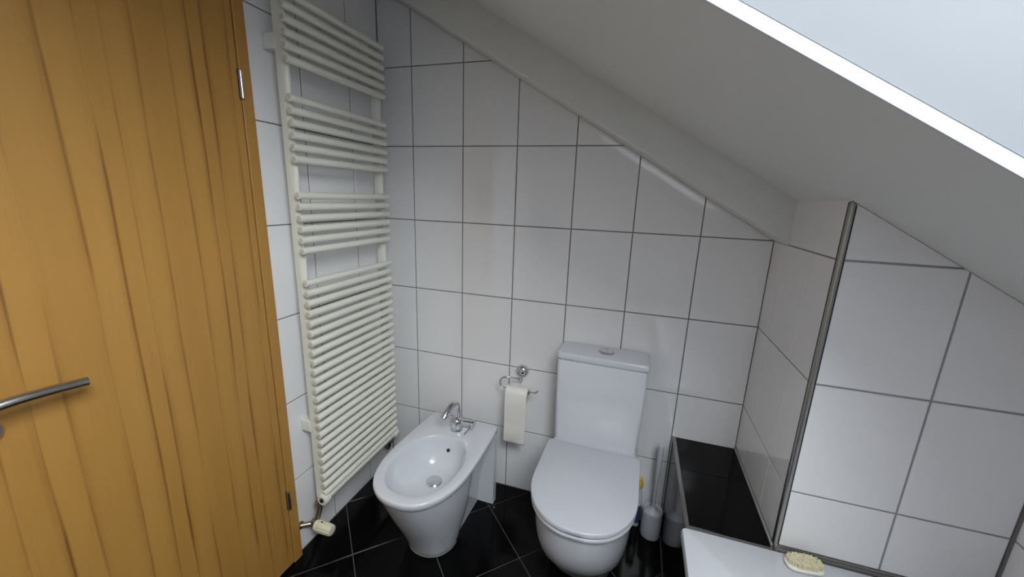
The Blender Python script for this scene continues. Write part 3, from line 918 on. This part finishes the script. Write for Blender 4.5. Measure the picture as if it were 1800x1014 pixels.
obj('hanging_sheet', bm, 'paper', rol, smooth=60)

# ---- toilet brush
TBX, TBY = 1.378, -0.062
br = empty('toilet_brush', (TBX, TBY, 0.0), 'white toilet brush in its holder between the toilet and the black ledge', 'toilet brush')
bm = B()
lathe(bm, (TBX, TBY, 0.0), [(0.042, 0), (0.0435, 0.004), (0.0435, 0.05), (0.0425, 0.118), (0.042, 0.128), (0.0405, 0.130), (0.0385, 0.128), (0.038, 0.100), (0.038, 0.06)], 40)
obj('brush_holder', bm, 'greyplast', br, smooth=45)
bm = B()
lathe(bm, (TBX, TBY, 0.102), [(0.030, 0), (0.034, 0.004), (0.033, 0.016), (0.020, 0.026), (0.010, 0.034), (0.008, 0.040)], 32)
obj('splash_cap', bm, 'greyplast', br, smooth=45)
bm = B()
tube(bm, [(TBX, TBY, 0.135), (TBX, TBY, 0.255), (TBX, TBY, 0.275), (TBX, TBY, 0.29), (TBX, TBY, 0.440), (TBX, TBY, 0.446)], [0.0068, 0.0072, 0.0078, 0.0105, 0.0118, 0.0112], 20)
obj('brush_handle', bm, 'plastic', br, smooth=45)
bm = B(); lathe(bm, (TBX, TBY, 0.4462), [(0.0108, 0), (0.0100, 0.0025), (0.006, 0.0035)], 20)
obj('handle_cap', bm, 'plastic', br, smooth=45)

# ---- cleaner bottle
CX, CY = 1.3105, -0.028
bo = empty('cleaner_bottle', (CX, CY, 0.0), 'white cleaner bottle with yellow cap half hidden behind the toilet', 'bottle')
def orect(a, b, z, n=28, p=3.0):
    pts = []
    for k in range(n):
        th = 2*math.pi*k/n; c, s = math.cos(th), math.sin(th)
        pts.append((CX + a*math.copysign(abs(c)**(2/p), c), CY + b*math.copysign(abs(s)**(2/p), s), z))
    return pts
bm = B()
loft(bm, [orect(0.018, 0.016, 0.0), orect(0.020, 0.018, 0.006), orect(0.020, 0.018, 0.12), orect(0.020, 0.017, 0.15), orect(0.018, 0.015, 0.180, p=2.4), orect(0.013, 0.012, 0.196, p=2), orect(0.012, 0.012, 0.206, p=2)])
obj('bottle_body', bm, 'plastic', bo, smooth=45)
bm = B()
loft(bm, [orect(0.0205, 0.0185, 0.020), orect(0.0205, 0.0185, 0.112)])
obj('bottle_label', bm, 'blue', bo, smooth=45)
bm = B()
lathe(bm, (CX, CY, 0.200), [(0.0155, 0), (0.0185, 0.004), (0.0185, 0.024), (0.014, 0.034), (0.012, 0.044), (0.006, 0.047)], 24)
obj('bottle_cap', bm, 'yellow', bo, smooth=40)

# ---- nail brush on the tub rim
nb_c = Vector((1.728, -0.548, LZ))
nb = empty('nail_brush', nb_c, 'cream bristle nail brush lying on the bathtub rim', 'nail brush')
ang = math.radians(6)
def nbr(L, W, z, p=3.0, n=40):
    pts = []
    for k in range(n):
        th = 2*math.pi*k/n; c, s = math.cos(th), math.sin(th)
        x, y = L*math.copysign(abs(c)**(2/p), c), W*math.copysign(abs(s)**(2/p), s)
        pts.append((nb_c.x + x*math.cos(ang)-y*math.sin(ang), nb_c.y + x*math.sin(ang)+y*math.cos(ang), LZ+z))
    return pts
bm = B()
loft(bm, [nbr(0.040, 0.018, 0.0002), nbr(0.046, 0.024, 0.003), nbr(0.048, 0.026, 0.008), nbr(0.046, 0.024, 0.012), nbr(0.044, 0.022, 0.013)])
obj('brush_back', bm, 'brushback', nb, smooth=40)
bm = B()
for i in range(15):
    for j in range(8):
        a = -0.0405 + 0.081*i/14; b = -0.0195 + 0.039*j/7
        if abs(a/0.043)**3 + abs(b/0.0215)**3 > 1.0: continue
        x = nb_c.x + a*math.cos(ang)-b*math.sin(ang); y = nb_c.y + a*math.sin(ang)+b*math.cos(ang)
        tl = (random.uniform(-.001, .001), random.uniform(-.001, .001))
        tube(bm, [(x, y, LZ+0.012), (x+tl[0], y+tl[1], LZ+0.027+random.uniform(-.001, .0006))], [0.0026, 0.0031], 7)
tag(obj('bristles', bm, 'bristle', nb), kind='stuff')
